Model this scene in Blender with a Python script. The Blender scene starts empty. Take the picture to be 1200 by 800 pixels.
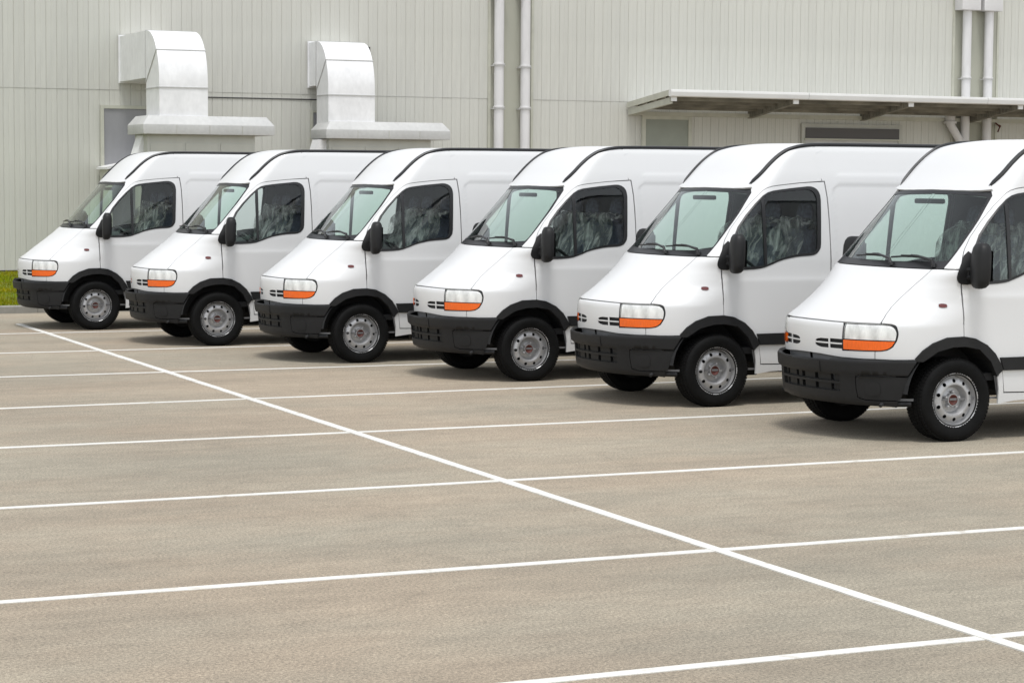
import bpy, bmesh, math, random
import numpy as np
from mathutils import Vector, Matrix
from mathutils.geometry import delaunay_2d_cdt
R = math.radians
sc = bpy.context.scene
col = sc.collection
random.seed(7)
rng = np.random.default_rng(7)

# ------------------------------------------------------------------ camera
CF, CPITCH, CROLL, CYAW, CH = 2.5567, 0.0735177, 0.0064413, 0.4266521, 2.155187
fwd = Vector((math.sin(CYAW)*math.cos(CPITCH), math.cos(CYAW)*math.cos(CPITCH), -math.sin(CPITCH)))
r0 = Vector((math.cos(CYAW), -math.sin(CYAW), 0)); u0 = r0.cross(fwd)
r1 = r0*math.cos(CROLL)+u0*math.sin(CROLL); u1 = -r0*math.sin(CROLL)+u0*math.cos(CROLL)
cd = bpy.data.cameras.new('camera'); cam = bpy.data.objects.new('camera', cd); col.objects.link(cam)
M = Matrix((r1, u1, -fwd)).transposed().to_4x4(); M.translation = Vector((0, 0, CH))
cam.matrix_world = M
cd.sensor_width = 36; cd.lens = CF*1000/1200*36; cd.clip_end = 2000; cd.clip_start = .1
sc.camera = cam
sc.render.resolution_x = 1024; sc.render.resolution_y = 682

# ------------------------------------------------------------------ sky and sun (bright overcast)
SUN_EL, SUN_AZ = 73, 203      # azimuth clockwise from +Y: the sun stands behind the viewer, high up
w = bpy.data.worlds.new('World'); sc.world = w; w.use_nodes = True
nt = w.node_tree; bg = nt.nodes['Background']
sky = nt.nodes.new('ShaderNodeTexSky'); sky.sky_type = 'NISHITA'; sky.sun_disc = False
sky.sun_elevation = R(SUN_EL); sky.sun_rotation = R(SUN_AZ); sky.dust_density = 0.9; sky.air_density = 1.2; sky.ozone_density = 1
hs = nt.nodes.new('ShaderNodeHueSaturation'); hs.inputs['Saturation'].default_value = .18
tint = nt.nodes.new('ShaderNodeMixRGB'); tint.blend_type = 'MULTIPLY'; tint.inputs[0].default_value = 1
tint.inputs[2].default_value = (.99, 1.0, 1.0, 1)
nt.links.new(sky.outputs[0], hs.inputs['Color']); nt.links.new(hs.outputs[0], tint.inputs[1])
nt.links.new(tint.outputs[0], bg.inputs[0]); bg.inputs[1].default_value = .15
sd = bpy.data.lights.new('sun', 'SUN'); sd.energy = 1.5; sd.angle = R(14); sd.color = (1, .985, .96)
sun = bpy.data.objects.new('sun', sd); col.objects.link(sun)
sun.rotation_euler = Vector((math.sin(R(SUN_AZ))*math.cos(R(SUN_EL)), math.cos(R(SUN_AZ))*math.cos(R(SUN_EL)), math.sin(R(SUN_EL)))).to_track_quat('Z', 'Y').to_euler()
vs = sc.view_settings; vs.view_transform = 'Standard'; vs.look = 'None'; vs.gamma = 1; vs.exposure = 0.64
sc.display_settings.display_device = 'sRGB'

# ------------------------------------------------------------------ materials
def mat(name, c, rough=.5, metal=0, spec=.5, coat=0, noise=None, bump=None, objvar=0, stops=None):
    """noise=(scale, amount, (sx,sy,sz)); bump=(scale, strength, distance)"""
    m = bpy.data.materials.new(name); m.use_nodes = True; n = m.node_tree; b = n.nodes['Principled BSDF']
    b.inputs['Base Color'].default_value = (*c, 1); b.inputs['Roughness'].default_value = rough
    b.inputs['Metallic'].default_value = metal; b.inputs['Specular IOR Level'].default_value = spec
    b.inputs['Coat Weight'].default_value = coat
    if coat: b.inputs['Coat Roughness'].default_value = .06
    tc = n.nodes.new('ShaderNodeTexCoord')
    colr = None
    def noi(scale, sxyz=(1, 1, 1), det=6, space='Object'):
        mp = n.nodes.new('ShaderNodeMapping'); mp.inputs['Scale'].default_value = sxyz
        n.links.new(tc.outputs[space], mp.inputs[0])
        t = n.nodes.new('ShaderNodeTexNoise'); t.inputs['Scale'].default_value = scale; t.inputs['Detail'].default_value = det
        n.links.new(mp.outputs[0], t.inputs['Vector']); return t.outputs['Fac']
    def scalecol(src, fac, lo, hi):
        mr = n.nodes.new('ShaderNodeMapRange'); mr.inputs[1].default_value = .3; mr.inputs[2].default_value = .7
        mr.inputs[3].default_value = lo; mr.inputs[4].default_value = hi; n.links.new(fac, mr.inputs[0])
        mx = n.nodes.new('ShaderNodeVectorMath'); mx.operation = 'SCALE'
        n.links.new(src, mx.inputs[0]); n.links.new(mr.outputs[0], mx.inputs['Scale']); return mx.outputs[0]
    if noise or objvar or stops:
        rgb = n.nodes.new('ShaderNodeRGB'); rgb.outputs[0].default_value = (*c, 1); colr = rgb.outputs[0]
        if stops:       # second colour mixed in by big noise: (colour, scale, sxyz)
            mx = n.nodes.new('ShaderNodeMixRGB'); n.links.new(colr, mx.inputs[1]); mx.inputs[2].default_value = (*stops[0], 1)
            mr = n.nodes.new('ShaderNodeMapRange'); mr.inputs[1].default_value, mr.inputs[2].default_value = stops[3] if len(stops) > 3 else (.35, .65)
            n.links.new(noi(stops[1], stops[2], 4), mr.inputs[0]); n.links.new(mr.outputs[0], mx.inputs[0]); colr = mx.outputs[0]
        for nn in (noise if isinstance(noise, list) else [noise] if noise else []):
            colr = scalecol(colr, noi(nn[0], nn[2] if len(nn) > 2 else (1, 1, 1)), 1-nn[1], 1+nn[1])
        if objvar:
            oi = n.nodes.new('ShaderNodeObjectInfo'); mr = n.nodes.new('ShaderNodeMapRange')
            mr.inputs[3].default_value = 1-objvar; mr.inputs[4].default_value = 1+objvar; n.links.new(oi.outputs['Random'], mr.inputs[0])
            mx = n.nodes.new('ShaderNodeVectorMath'); mx.operation = 'SCALE'; n.links.new(colr, mx.inputs[0]); n.links.new(mr.outputs[0], mx.inputs['Scale']); colr = mx.outputs[0]
        n.links.new(colr, b.inputs['Base Color'])
    if bump:
        bp = n.nodes.new('ShaderNodeBump'); bp.inputs['Strength'].default_value = bump[1]; bp.inputs['Distance'].default_value = bump[2]
        n.links.new(noi(bump[0], bump[3] if len(bump) > 3 else (1, 1, 1)), bp.inputs['Height']); n.links.new(bp.outputs[0], b.inputs['Normal'])
    return m
def glass(name, c, refl=1.0, ior=1.5):
    m = bpy.data.materials.new(name); m.use_nodes = True; n = m.node_tree; n.nodes.clear()
    o = n.nodes.new('ShaderNodeOutputMaterial'); mx = n.nodes.new('ShaderNodeMixShader')
    fr = n.nodes.new('ShaderNodeFresnel'); fr.inputs[0].default_value = ior
    tr = n.nodes.new('ShaderNodeBsdfTransparent'); tr.inputs[0].default_value = (*c, 1)
    gl = n.nodes.new('ShaderNodeBsdfGlossy'); gl.inputs['Roughness'].default_value = .02; gl.inputs[0].default_value = (.95, .97, .96, 1)
    ml = n.nodes.new('ShaderNodeMath'); ml.operation = 'MULTIPLY'; ml.inputs[1].default_value = refl; ml.use_clamp = True
    n.links.new(fr.outputs[0], ml.inputs[0]); n.links.new(ml.outputs[0], mx.inputs[0]); n.links.new(tr.outputs[0], mx.inputs[1]); n.links.new(gl.outputs[0], mx.inputs[2])
    n.links.new(mx.outputs[0], o.inputs[0]); return m
PAINT = mat('van_white_paint', (.635, .635, .635), .34, spec=.4, coat=.15, noise=(1.3, .012))
PLASTIC = mat('black_plastic', (.015, .015, .0155), .5, spec=.22, noise=(9, .12), bump=(420, .12, .002))
SATIN = mat('black_trim', (.012, .012, .013), .38)
RUBBER = mat('tyre_rubber', (.006, .006, .006), .75, spec=.12, noise=(14, .2), bump=(160, .15, .002))
STEEL = mat('wheel_steel', (.41, .41, .415), .40, metal=.5, noise=[(16, .06), (90, .04)])
RUST = mat('rusty_hub', (.085, .02, .014), .7, noise=(60, .5))
DARK = mat('dark_underbody', (.012, .012, .013), .8)
TRIM = mat('cab_trim', (.16, .16, .165), .6, noise=(6, .1))
BULK = mat('bulkhead_board', (.11, .105, .12), .7, noise=(3, .2))
DASH = mat('dashboard', (.20, .205, .205), .7, noise=(20, .1))
SEAT = mat('seat_fabric', (.13, .13, .18), .9, noise=(30, .3))
BLACK = mat('matt_black', (.007, .007, .0075), .6, spec=.25)
FILM = mat('seat_plastic_cover', (.52, .49, .485), .2, spec=.9, noise=[(7, .6, (1, 3, .35)), (26, .4, (1, 3, .4))], bump=(16, 1.0, .05, (1, 2.6, .4)))
def film_nodes(m):
    n = m.node_tree; b = n.nodes['Principled BSDF']; o = n.nodes['Material Output']; tc = n.nodes.new('ShaderNodeTexCoord')
    tr = n.nodes.new('ShaderNodeBsdfTransparent'); mx = n.nodes.new('ShaderNodeMixShader'); mp = n.nodes.new('ShaderNodeMapping'); mp.inputs['Rotation'].default_value = (.3, .5, .2); mp.inputs['Scale'].default_value = (1, 1.5, 1.1)
    t = n.nodes.new('ShaderNodeTexNoise'); t.inputs['Scale'].default_value = 6; t.inputs['Detail'].default_value = 7; t.inputs['Distortion'].default_value = .8
    r_ = n.nodes.new('ShaderNodeMapRange'); r_.inputs[1].default_value = .40; r_.inputs[2].default_value = .66; r_.inputs[3].default_value = .18; r_.inputs[4].default_value = 1
    oi = n.nodes.new('ShaderNodeObjectInfo'); ad = n.nodes.new('ShaderNodeVectorMath'); ad.operation = 'ADD'; n.links.new(tc.outputs['Object'], ad.inputs[0]); sc_ = n.nodes.new('ShaderNodeVectorMath'); sc_.operation = 'SCALE'; sc_.inputs['Scale'].default_value = .35; n.links.new(oi.outputs['Location'], sc_.inputs[0]); n.links.new(sc_.outputs[0], ad.inputs[1])
    n.links.new(ad.outputs[0], mp.inputs[0]); n.links.new(mp.outputs[0], t.inputs['Vector']); n.links.new(t.outputs['Fac'], r_.inputs[0]); n.links.new(r_.outputs[0], mx.inputs[0])
    n.links.new(tr.outputs[0], mx.inputs[1]); n.links.new(b.outputs[0], mx.inputs[2]); n.links.new(mx.outputs[0], o.inputs[0])
film_nodes(FILM)
GLASSW = glass('windscreen_glass', (.80, 1.0, .90), 1.25)
GLASSS = glass('side_glass', (.88, .94, .915), 1.1)
AMBER = mat('amber_lens', (.80, .125, .008), .12, coat=.5, noise=(40, .12, (3, 3, .4)))
LENS = glass('clear_lens', (.99, .99, .985), .55)
CHROME = mat('lamp_reflector', (.86, .86, .85), .25, metal=.1, spec=.6, noise=[(13, .22, (1, 1, .6)), (60, .05, (1, 3, .3))])
REDL = mat('side_marker', (.10, .008, .006), .15, coat=.6)
REARL = mat('rear_lamp', (.45, .015, .012), .15, coat=.6)
ASPH = mat('asphalt', (.345, .31, .262), .92, noise=None)
LINE = mat('line_paint', (.63, .615, .575), .75, stops=((.45, .41, .35), 7, (1, 1, 1), (.60, .74)), noise=[(1.7, .07), (120, .12)], bump=(220, .25, .003))
KERB = mat('kerb_concrete', (.25, .24, .215), .9, noise=[(5, .15), (60, .1)])
WALLM = mat('cladding_cream', (.55, .548, .482), .6, stops=((.475, .47, .465), .22, (1, 1, .35)), noise=[(.5, .06, (1, 1, .2)), (9, .04, (1, 1, .12))], objvar=.02)
FLASH = mat('flashing_cream', (.47, .47, .40), .5, noise=(4, .08))
COLP = mat('recess_panel', (.40, .40, .335), .6, noise=[(2, .08, (1, 1, .2))])
PIPE = mat('white_pipe', (.62, .61, .61), .45, noise=[(5, .06, (1, 1, .3))])
DUCT = mat('duct_sheet', (.74, .74, .745), .42, noise=[(2.2, .06), (12, .05, (1, 1, .5))], bump=(2.5, .2, .03))
SLAB = mat('plant_lid', (.46, .46, .45), .6, noise=[(1.5, .08, (1, 1, 1)), (14, .05)])
UNIT = mat('plant_body', (.42, .42, .38), .6, noise=[(2.5, .08, (1, 1, .4))])
GREY = mat('grey_panel', (.26, .26, .27), .6, noise=[(2, .05), (8, .04, (1, 1, .2))])
GREYD = mat('grey_door', (.27, .29, .25), .6, noise=(3, .06))
SLOT = mat('dark_opening', (.05, .05, .05), .7)
SHUT = mat('hatch_slot_board', (.085, .08, .08), .6)  # dark brown-grey board of the hatch slot
CANOPY = mat('canopy_sheet', (.52, .52, .50), .6, noise=[(3, .12)])
WOOD = mat('canopy_underside', (.19, .18, .15), .8, noise=[(5, .35, (.4, 3, 1)), (1.5, .2)])
FASC = mat('gutter', (.70, .70, .69), .5, noise=[(3, .06, (.5, 1, 1))])
GRASS = mat('grass_blade', (.16, .22, .002), .8, spec=.1, objvar=0, noise=[(3, .4)], stops=((.24, .21, .002), 1.6, (1, 1, 1)))
LAWN = mat('lawn', (.09, .13, .008), .95, noise=[(8, .3)], stops=((.16, .14, .008), 1.6, (1, 1, 1)))

def asphalt_nodes(m):
    n = m.node_tree; b = n.nodes['Principled BSDF']; tc = n.nodes.new('ShaderNodeTexCoord')
    def noi(scale, s=(1, 1, 1), det=5, rough=.6):
        mp = n.nodes.new('ShaderNodeMapping'); mp.inputs['Scale'].default_value = s; n.links.new(tc.outputs['Object'], mp.inputs[0])
        t = n.nodes.new('ShaderNodeTexNoise'); t.inputs['Scale'].default_value = scale; t.inputs['Detail'].default_value = det; t.inputs['Roughness'].default_value = rough
        n.links.new(mp.outputs[0], t.inputs['Vector']); return t.outputs['Fac']
    def mr(f, a, b_, lo, hi):
        r = n.nodes.new('ShaderNodeMapRange'); 
        for i, v in enumerate((a, b_, lo, hi)): r.inputs[i+1].default_value = v
        n.links.new(f, r.inputs[0]); return r.outputs[0]
    def mul(a, b_):
        r = n.nodes.new('ShaderNodeMath'); r.operation = 'MULTIPLY'; n.links.new(a, r.inputs[0]); n.links.new(b_, r.inputs[1]); return r.outputs[0]
    g = mr(noi(55, det=4, rough=.85), .38, .62, .60, 1.36)         # stones
    g = mul(g, mr(noi(150, det=2), .35, .65, .74, 1.22))
    g = mul(g, mr(noi(26, det=2, rough=.9), .66, .74, 1, .62))          # dark chips
    g = mul(g, mr(noi(1.1, (1, 1, 1), 5, .7), .60, .74, 1, .80))         # stains
    vo = n.nodes.new('ShaderNodeTexVoronoi'); vo.feature = 'DISTANCE_TO_EDGE'; vo.inputs['Scale'].default_value = .22
    nz = n.nodes.new('ShaderNodeTexNoise'); nz.inputs['Scale'].default_value = 1.3; nz.inputs['Detail'].default_value = 8; nz.inputs['Roughness'].default_value = .7
    n.links.new(tc.outputs['Object'], nz.inputs['Vector']); va = n.nodes.new('ShaderNodeVectorMath'); va.operation = 'MULTIPLY_ADD'; va.inputs[1].default_value = (1.6, 1.6, 0)
    n.links.new(nz.outputs['Color'], va.inputs[0]); n.links.new(tc.outputs['Object'], va.inputs[2]); n.links.new(va.outputs[0], vo.inputs['Vector'])
    g = mul(g, mr(vo.outputs['Distance'], .0, .0022, .80, 1))             # hairline cracks
    g = mul(g, mr(noi(.9, (.35, 1.0, 1), 7, .6), .32, .68, .86, 1.09))   # streaks along the lanes
    g = mul(g, mr(noi(2.6, (.22, 1.6, 1), 6, .65), .3, .7, .94, 1.05))
    g = mul(g, mr(noi(.16, (1, 1, 1), 4), .35, .65, .91, 1.06))
    g = mul(g, mr(noi(7, (.5, 1, 1), 6, .7), .35, .65, .90, 1.08))
    mx = n.nodes.new('ShaderNodeMixRGB'); mx.inputs[1].default_value = (.318, .260, .192, 1); mx.inputs[2].default_value = (.300, .265, .203, 1)
    n.links.new(mr(noi(.35, (.6, 1, 1), 5), .4, .6, 0, 1), mx.inputs[0])
    sm = n.nodes.new('ShaderNodeVectorMath'); sm.operation = 'SCALE'; n.links.new(mx.outputs[0], sm.inputs[0]); n.links.new(g, sm.inputs['Scale'])
    n.links.new(sm.outputs[0], b.inputs['Base Color'])
    bp = n.nodes.new('ShaderNodeBump'); bp.inputs['Strength'].default_value = .5; bp.inputs['Distance'].default_value = .006
    n.links.new(noi(120, det=3), bp.inputs['Height']); n.links.new(bp.outputs[0], b.inputs['Normal'])
asphalt_nodes(ASPH)

# ------------------------------------------------------------------ object helpers
def link(name, me, parent=None, m=None):
    o = bpy.data.objects.new(name, me); col.objects.link(o)
    if m: me.materials.append(m)
    if parent: o.parent = parent
    return o
def mesh(name, V, F, m, parent=None, smooth=False, autoangle=None):
    me = bpy.data.meshes.new(name); me.from_pydata([tuple(map(float, v)) for v in V], [], [tuple(f) for f in F]); me.update()
    if smooth:
        me.shade_smooth()
        if autoangle: me.set_sharp_from_angle(angle=R(autoangle))
    return link(name, me, parent, m)
def tag(o, label=None, cat=None, group=None, kind=None):
    for k, v in (('label', label), ('category', cat), ('group', group), ('kind', kind)):
        if v: o[k] = v
    return o
def empty(name, loc=(0, 0, 0), rz=0):
    o = bpy.data.objects.new(name, None); col.objects.link(o); o.location = loc; o.rotation_euler = (0, 0, rz); o.empty_display_size = .2
    return o
class MB:
    def __init__(s): s.V = []; s.F = []
    def add(s, V, F):
        k = len(s.V); s.V += [tuple(v) for v in V]; s.F += [tuple(i+k for i in f) for f in F]; return s
    def box(s, x0, x1, y0, y1, z0, z1):
        V = [(x, y, z) for x in (x0, x1) for y in (y0, y1) for z in (z0, z1)]
        return s.add(V, [(0, 1, 3, 2), (4, 6, 7, 5), (0, 4, 5, 1), (2, 3, 7, 6), (0, 2, 6, 4), (1, 5, 7, 3)])
    def prism(s, poly, a, b, axis):
        """poly in the two other axes, extruded a..b along axis"""
        n = len(poly)
        def P(p, t):
            q = [p[0], p[1]]; q.insert(axis, t); return q
        V = [P(p, a) for p in poly]+[P(p, b) for p in poly]
        ar = sum(poly[i][0]*poly[(i+1) % n][1]-poly[(i+1) % n][0]*poly[i][1] for i in range(n))
        F = [tuple(range(n))[::-1], tuple(range(n, 2*n))]+[(i, (i+1) % n, n+(i+1) % n, n+i) for i in range(n)]
        if (ar < 0) != (axis == 1): F = [f[::-1] for f in F]
        return s.add(V, F)
    def tube(s, pts, rad, n=12, cap=True, squash=(1, 1)):
        pts = [Vector(p) for p in pts]; rr = rad if isinstance(rad, (list, tuple)) else [rad]*len(pts)
        V = []; F = []; up = Vector((0, 0, 1)); prev = None
        for i, p in enumerate(pts):
            d = (pts[min(i+1, len(pts)-1)]-pts[max(i-1, 0)]).normalized()
            if prev is None:
                a = d.cross(up if abs(d.z) < .95 else Vector((1, 0, 0))).normalized()
            else: a = (prev-d*prev.dot(d)).normalized()
            prev = a; b = d.cross(a)
            for k in range(n):
                t = 2*math.pi*k/n; V.append(p+(a*math.cos(t)*squash[0]+b*math.sin(t)*squash[1])*rr[i])
        for i in range(len(pts)-1):
            for k in range(n): F.append((i*n+k, i*n+(k+1) % n, (i+1)*n+(k+1) % n, (i+1)*n+k))
        if cap: F += [tuple(range(n))[::-1], tuple((len(pts)-1)*n+k for k in range(n))]
        return s.add(V, F)
    def lathe(s, prof, n, c=(0, 0, 0), axis='y', flip=False):
        """prof = [(r, h)]"""
        V = []; F = []
        for r_, h in prof:
            for k in range(n):
                t = 2*math.pi*k/n; a, b = r_*math.cos(t), r_*math.sin(t)
                V.append((c[0]+a, c[1]+h, c[2]+b) if axis == 'y' else (c[0]+a, c[1]+b, c[2]+h))
        for i in range(len(prof)-1):
            for k in range(n):
                f = (i*n+k, i*n+(k+1) % n, (i+1)*n+(k+1) % n, (i+1)*n+k); F.append(f[::-1] if flip else f)
        return s.add(V, F)
    def build(s, name, m, parent=None, smooth=False, auto=35, bevel=0, fix=True):
        o = mesh(name, s.V, s.F, m, parent)
        if fix or bevel:
            bm = bmesh.new(); bm.from_mesh(o.data)
            if bevel:
                bmesh.ops.bevel(bm, geom=[e for e in bm.edges if len(e.link_faces) == 2 and e.calc_face_angle(0) > .5], offset=bevel, segments=2, profile=.6, affect='EDGES', clamp_overlap=True)
            if fix: bmesh.ops.recalc_face_normals(bm, faces=bm.faces)
            bm.to_mesh(o.data); bm.free()
        if smooth or bevel: o.data.shade_smooth(); o.data.set_sharp_from_angle(angle=R(auto))
        return o
def copy_tree(o, parent=None):
    c = o.copy(); col.objects.link(c); c.parent = parent
    for ch in list(o.children):
        if ch.name in bpy.data.objects: copy_tree(ch, c)
    return c

# ------------------------------------------------------------------ the van's skin: horizontal slices of a rounded plan
def pchip(xs, ys):
    xs = np.array(xs, float); ys = np.array(ys, float); h = np.diff(xs); d = np.diff(ys)/h; m = np.zeros_like(xs)
    for i in range(1, len(xs)-1):
        if d[i-1]*d[i] > 0:
            w1 = 2*h[i]+h[i-1]; w2 = h[i]+2*h[i-1]; m[i] = (w1+w2)/(w1/d[i-1]+w2/d[i])
    m[0] = d[0]; m[-1] = d[-1]
    def f(x):
        x = min(max(x, xs[0]), xs[-1]); i = min(max(int(np.searchsorted(xs, x))-1, 0), len(h)-1)
        t = (x-xs[i])/h[i]
        return float(ys[i]*(2*t**3-3*t**2+1)+h[i]*m[i]*(t**3-2*t**2+t)+ys[i+1]*(-2*t**3+3*t**2)+h[i]*m[i+1]*(t**3-t**2))
    return f
XF = pchip([.25, .6, .7, .85, .93, .975, 1.00, 1.03, 1.08, 1.14, 1.3, 1.43, 1.75, 2.06, 2.12, 2.226, 2.33, 2.415, 2.477, 2.56],
           [-.82, -.845, -.86, -.868, -.865, -.855, -.825, -.78, -.715, -.64, -.41, -.22, .08, .36, .405, .49, .58, .67, .76, .90])
WZ = pchip([.2, .3, .5, .7, .95, 1.14, 1.205, 1.225, 1.43, 1.75, 2.06, 2.226, 2.33, 2.415, 2.477, 2.52, 2.6],
           [.93, .945, .96, .962, .957, .952, .950, .943, .925, .885, .835, .80, .77, .745, .725, .70, .62])
DD = pchip([.25, .7, .95, 1.0, 1.14, 1.3, 1.43, 1.75, 2.06, 2.6], [.88, .9, .9, .9, .95, .66, .365, .345, .32, .30])
ZR = pchip([.40, .455, .512, .613, .72, .828, .937, 1.07, 1.2, 1.6, 4.2, 4.45], [2.01, 2.068, 2.129, 2.226, 2.33, 2.415, 2.472, 2.503, 2.515, 2.52, 2.52, 2.50])
PH = np.concatenate([np.linspace(0, 1.45, 700), np.pi/2-np.geomspace(.12, 1e-7, 500)[1:], [np.pi/2]])
SN = np.sin(PH); CN = 1-np.cos(PH)**(2/2.85); CN[-1] = 1
def sstep(a, b, x):
    t = min(max((x-a)/(b-a), 0), 1); return t*t*(3-2*t)
def rrect(x, z, x0, x1, z0, z1, rad, soft):
    dx = max(x0+rad-x, x-x1+rad, 0); dz = max(z0+rad-z, z-z1+rad, 0)
    return 1-sstep(-soft, soft, math.hypot(dx, dz)-rad)
def wrap(t, z):
    s = -1. if t < 0 else 1.; a = abs(t); w_ = WZ(z); xf = XF(z); D = DD(z)
    if a >= w_+D:
        x = xf+D+(a-w_-D); y = w_
        if x > 1.2:
            y -= .007*rrect(x, z, 1.36, 2.72, .78, 2.125, .07, .018)+.007*rrect(x, z, 2.86, 4.25, .78, 2.125, .07, .018)
            y += .004*rrect(x, z, 1.42, 4.25, 2.185, 2.235, .02, .016)-.005*rrect(x, z, 1.24, 4.3, 2.43, 2.6, .01, .008)
        return (x, s*y, z)
    T = D*CN+w_*SN
    return (xf+float(np.interp(a, T, D*CN)), s*float(np.interp(a, T, w_*SN)), z)
def tx(x, z):          # slice parameter of a point given by its x
    w_ = WZ(z); xf = XF(z); D = DD(z)
    if x >= xf+D: return w_+x-xf
    return float(np.interp(x-xf, D*CN, w_*SN+D*CN))
def ty(y, z):
    w_ = WZ(z); D = DD(z); return math.copysign(float(np.interp(abs(y), w_*SN, w_*SN+D*CN)), y)
def bwrap(t, z):       # bumper: the same plan pushed outward, with its own section
    p = wrap(t, z); o = BO(z); 
    s = -1. if t < 0 else 1.; a = abs(t)
    q = np.array(wrap(t+1e-3 if a < 3 else t, z)); p0 = np.array(p); d = q-p0; L = math.hypot(d[0], d[1]); nx, ny = -d[1]/L, d[0]/L
    if nx*(p0[0]-1.5)+ny*p0[1] < 0: nx, ny = -nx, -ny
    fr = 1-sstep(.55, 1.25, a); k = o*(.28+.72*fr)
    return (p0[0]+nx*k, p0[1]+ny*k, z)
BO = pchip([.26, .30, .34, .42, .545, .552, .562, .60, .66, .685, .70], [.005, .03, .048, .054, .056, .060, .084, .088, .084, .066, .035])
def roof(x, y):
    g = 1-(y/.72)**2
    return (x, y, ZR(x+.093*g)+.030*g*sstep(.40, 1.0, x))
CEN = Vector((1.6, 0, 1.15))
def PN(f, a, b, e=2e-3):
    p = Vector(f(a, b)); n = (Vector(f(a+e, b))-Vector(f(a-e, b))).cross(Vector(f(a, b+e))-Vector(f(a, b-e))).normalized()
    if n.dot(p-CEN) < 0: n = -n
    return p, n
def inpoly(pt, poly):
    x, y = pt; c = False; j = len(poly)-1
    for i in range(len(poly)):
        xi, yi = poly[i]; xj, yj = poly[j]
        if (yi > y) != (yj > y) and x < (xj-xi)*(y-yi)/(yj-yi)+xi: c = not c
        j = i
    return c
def offset(poly, d):
    """shrink (d>0) a simple polygon"""
    n = len(poly); ar = sum(poly[i][0]*poly[(i+1) % n][1]-poly[(i+1) % n][0]*poly[i][1] for i in range(n)); s = 1 if ar > 0 else -1
    out = []
    for i in range(n):
        a, b, c = Vector(poly[i-1]), Vector(poly[i]), Vector(poly[(i+1) % n])
        e1 = (b-a).normalized(); e2 = (c-b).normalized(); n1 = Vector((-e1.y, e1.x))*s; n2 = Vector((-e2.y, e2.x))*s
        m = n1+n2; L = m.length
        if L < .3: m = n1; k = 1
        else: m /= L; k = min(1/max(m.dot(n1), .35), 2.5)
        q = b+m*d*k; out.append((q.x, q.y))
    return out
def resample(poly, st, conv=None):
    out = []; n = len(poly)
    for i in range(n):
        a = poly[i]; b = poly[(i+1) % n]; k = max(1, int(math.ceil(math.hypot(b[0]-a[0], b[1]-a[1])/st)))
        out += [(a[0]+(b[0]-a[0])*j/k, a[1]+(b[1]-a[1])*j/k) for j in range(k)]
    return [conv(*p) for p in out] if conv else out
def X(pts, st=.035): return resample_open(pts, st, lambda x, z: (tx(x, z), z))
def Y(pts, st=.035): return resample_open(pts, st, lambda y, z: (ty(y, z), z))
def resample_open(pts, st, conv):
    out = []
    for a, b in zip(pts, pts[1:]):
        k = max(1, int(math.ceil(math.hypot(b[0]-a[0], b[1]-a[1])/st)))
        out += [conv(a[0]+(b[0]-a[0])*j/k, a[1]+(b[1]-a[1])*j/k) for j in range(k)]
    return out+[conv(*pts[-1])]
def skin(name, f, outer, holes=(), st=.035, m=None, parent=None, side=1, proud=0, fl=.016, inset=.0038, mirror=False, back=False):
    """a sheet lying on surface f inside the outline, with its edges turned inward by fl.  side=-1: near side (y<0)"""
    outer = offset(resample(dedupe(outer), st), inset) if inset else resample(dedupe(outer), st)
    holes = [resample(dedupe(h), st) for h in holes]
    loops = [outer]+holes
    pts = []; edges = []; rings = []
    for lp in loops:
        k = len(pts); pts += lp; rings.append(list(range(k, k+len(lp)))); edges += [(k+i, k+(i+1) % len(lp)) for i in range(len(lp))]
    xs = [p[0] for p in outer]; ys = [p[1] for p in outer]
    bp = np.array(pts)
    gx = np.arange(math.floor(min(xs)/st)*st, max(xs), st); gy = np.arange(math.floor(min(ys)/st)*st, max(ys), st)
    for i, a in enumerate(gx):
        for b in gy:
            q = (a+st*.5*(int(round(b/st)) % 2), b)
            if inpoly(q, outer) and not any(inpoly(q, h) for h in holes) and np.min((bp[:, 0]-q[0])**2+(bp[:, 1]-q[1])**2) > (.45*st)**2: pts.append(q)
    v, e, F, ov, oe, of = delaunay_2d_cdt([Vector(p) for p in pts], edges, [], 0, 1e-6)
    idx = {}
    for i, o_ in enumerate(ov):
        for q in o_: idx[q] = i
    V = []; N = []
    for p in v:
        P, n = PN(f, side*p.x, p.y) if f is not roof else PN(f, p.x, p.y)
        if f is roof and n.z < 0: n = -n
        V.append(P+n*proud); N.append(n)
    faces = []
    for t in F:
        c = sum((v[i] for i in t), Vector((0, 0)))/len(t)
        if inpoly(c, outer) and not any(inpoly(c, h) for h in holes):
            t = list(t); nn = (V[t[1]]-V[t[0]]).cross(V[t[2]]-V[t[0]])
            if nn.dot(N[t[0]]) < 0: t.reverse()
            faces.append(t)
    nf = len(faces); LN = [N[i] for t in faces for i in t]
    if fl:
        ec = {}
        for t in faces:
            for i in range(3): ec[(t[i], t[(i+1) % 3])] = 1
        bnd = [k for k in ec if (k[1], k[0]) not in ec]
        d1 = {}
        def dup(i, lvl):
            if (i, lvl) not in d1: d1[(i, lvl)] = len(V); V.append(V[i]-N[i]*(fl if lvl else 0)); N.append(N[i])
            return d1[(i, lvl)]
        for a, b in bnd:
            q = [dup(b, 0), dup(a, 0), dup(a, 1), dup(b, 1)]; faces.append(q)
            nn = (V[q[1]]-V[q[0]]).cross(V[q[2]]-V[q[1]]).normalized(); LN += [nn]*4
    o = mesh(name, V, faces, m, parent); me = o.data
    me.shade_smooth(); me.normals_split_custom_set([tuple(n) for n in LN])
    return o
def dedupe(p):
    out = []
    for q in p:
        if not out or math.hypot(q[0]-out[-1][0], q[1]-out[-1][1]) > 1e-4: out.append(q)
    if math.hypot(out[0][0]-out[-1][0], out[0][1]-out[-1][1]) < 1e-4: out.pop()
    return out
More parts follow.
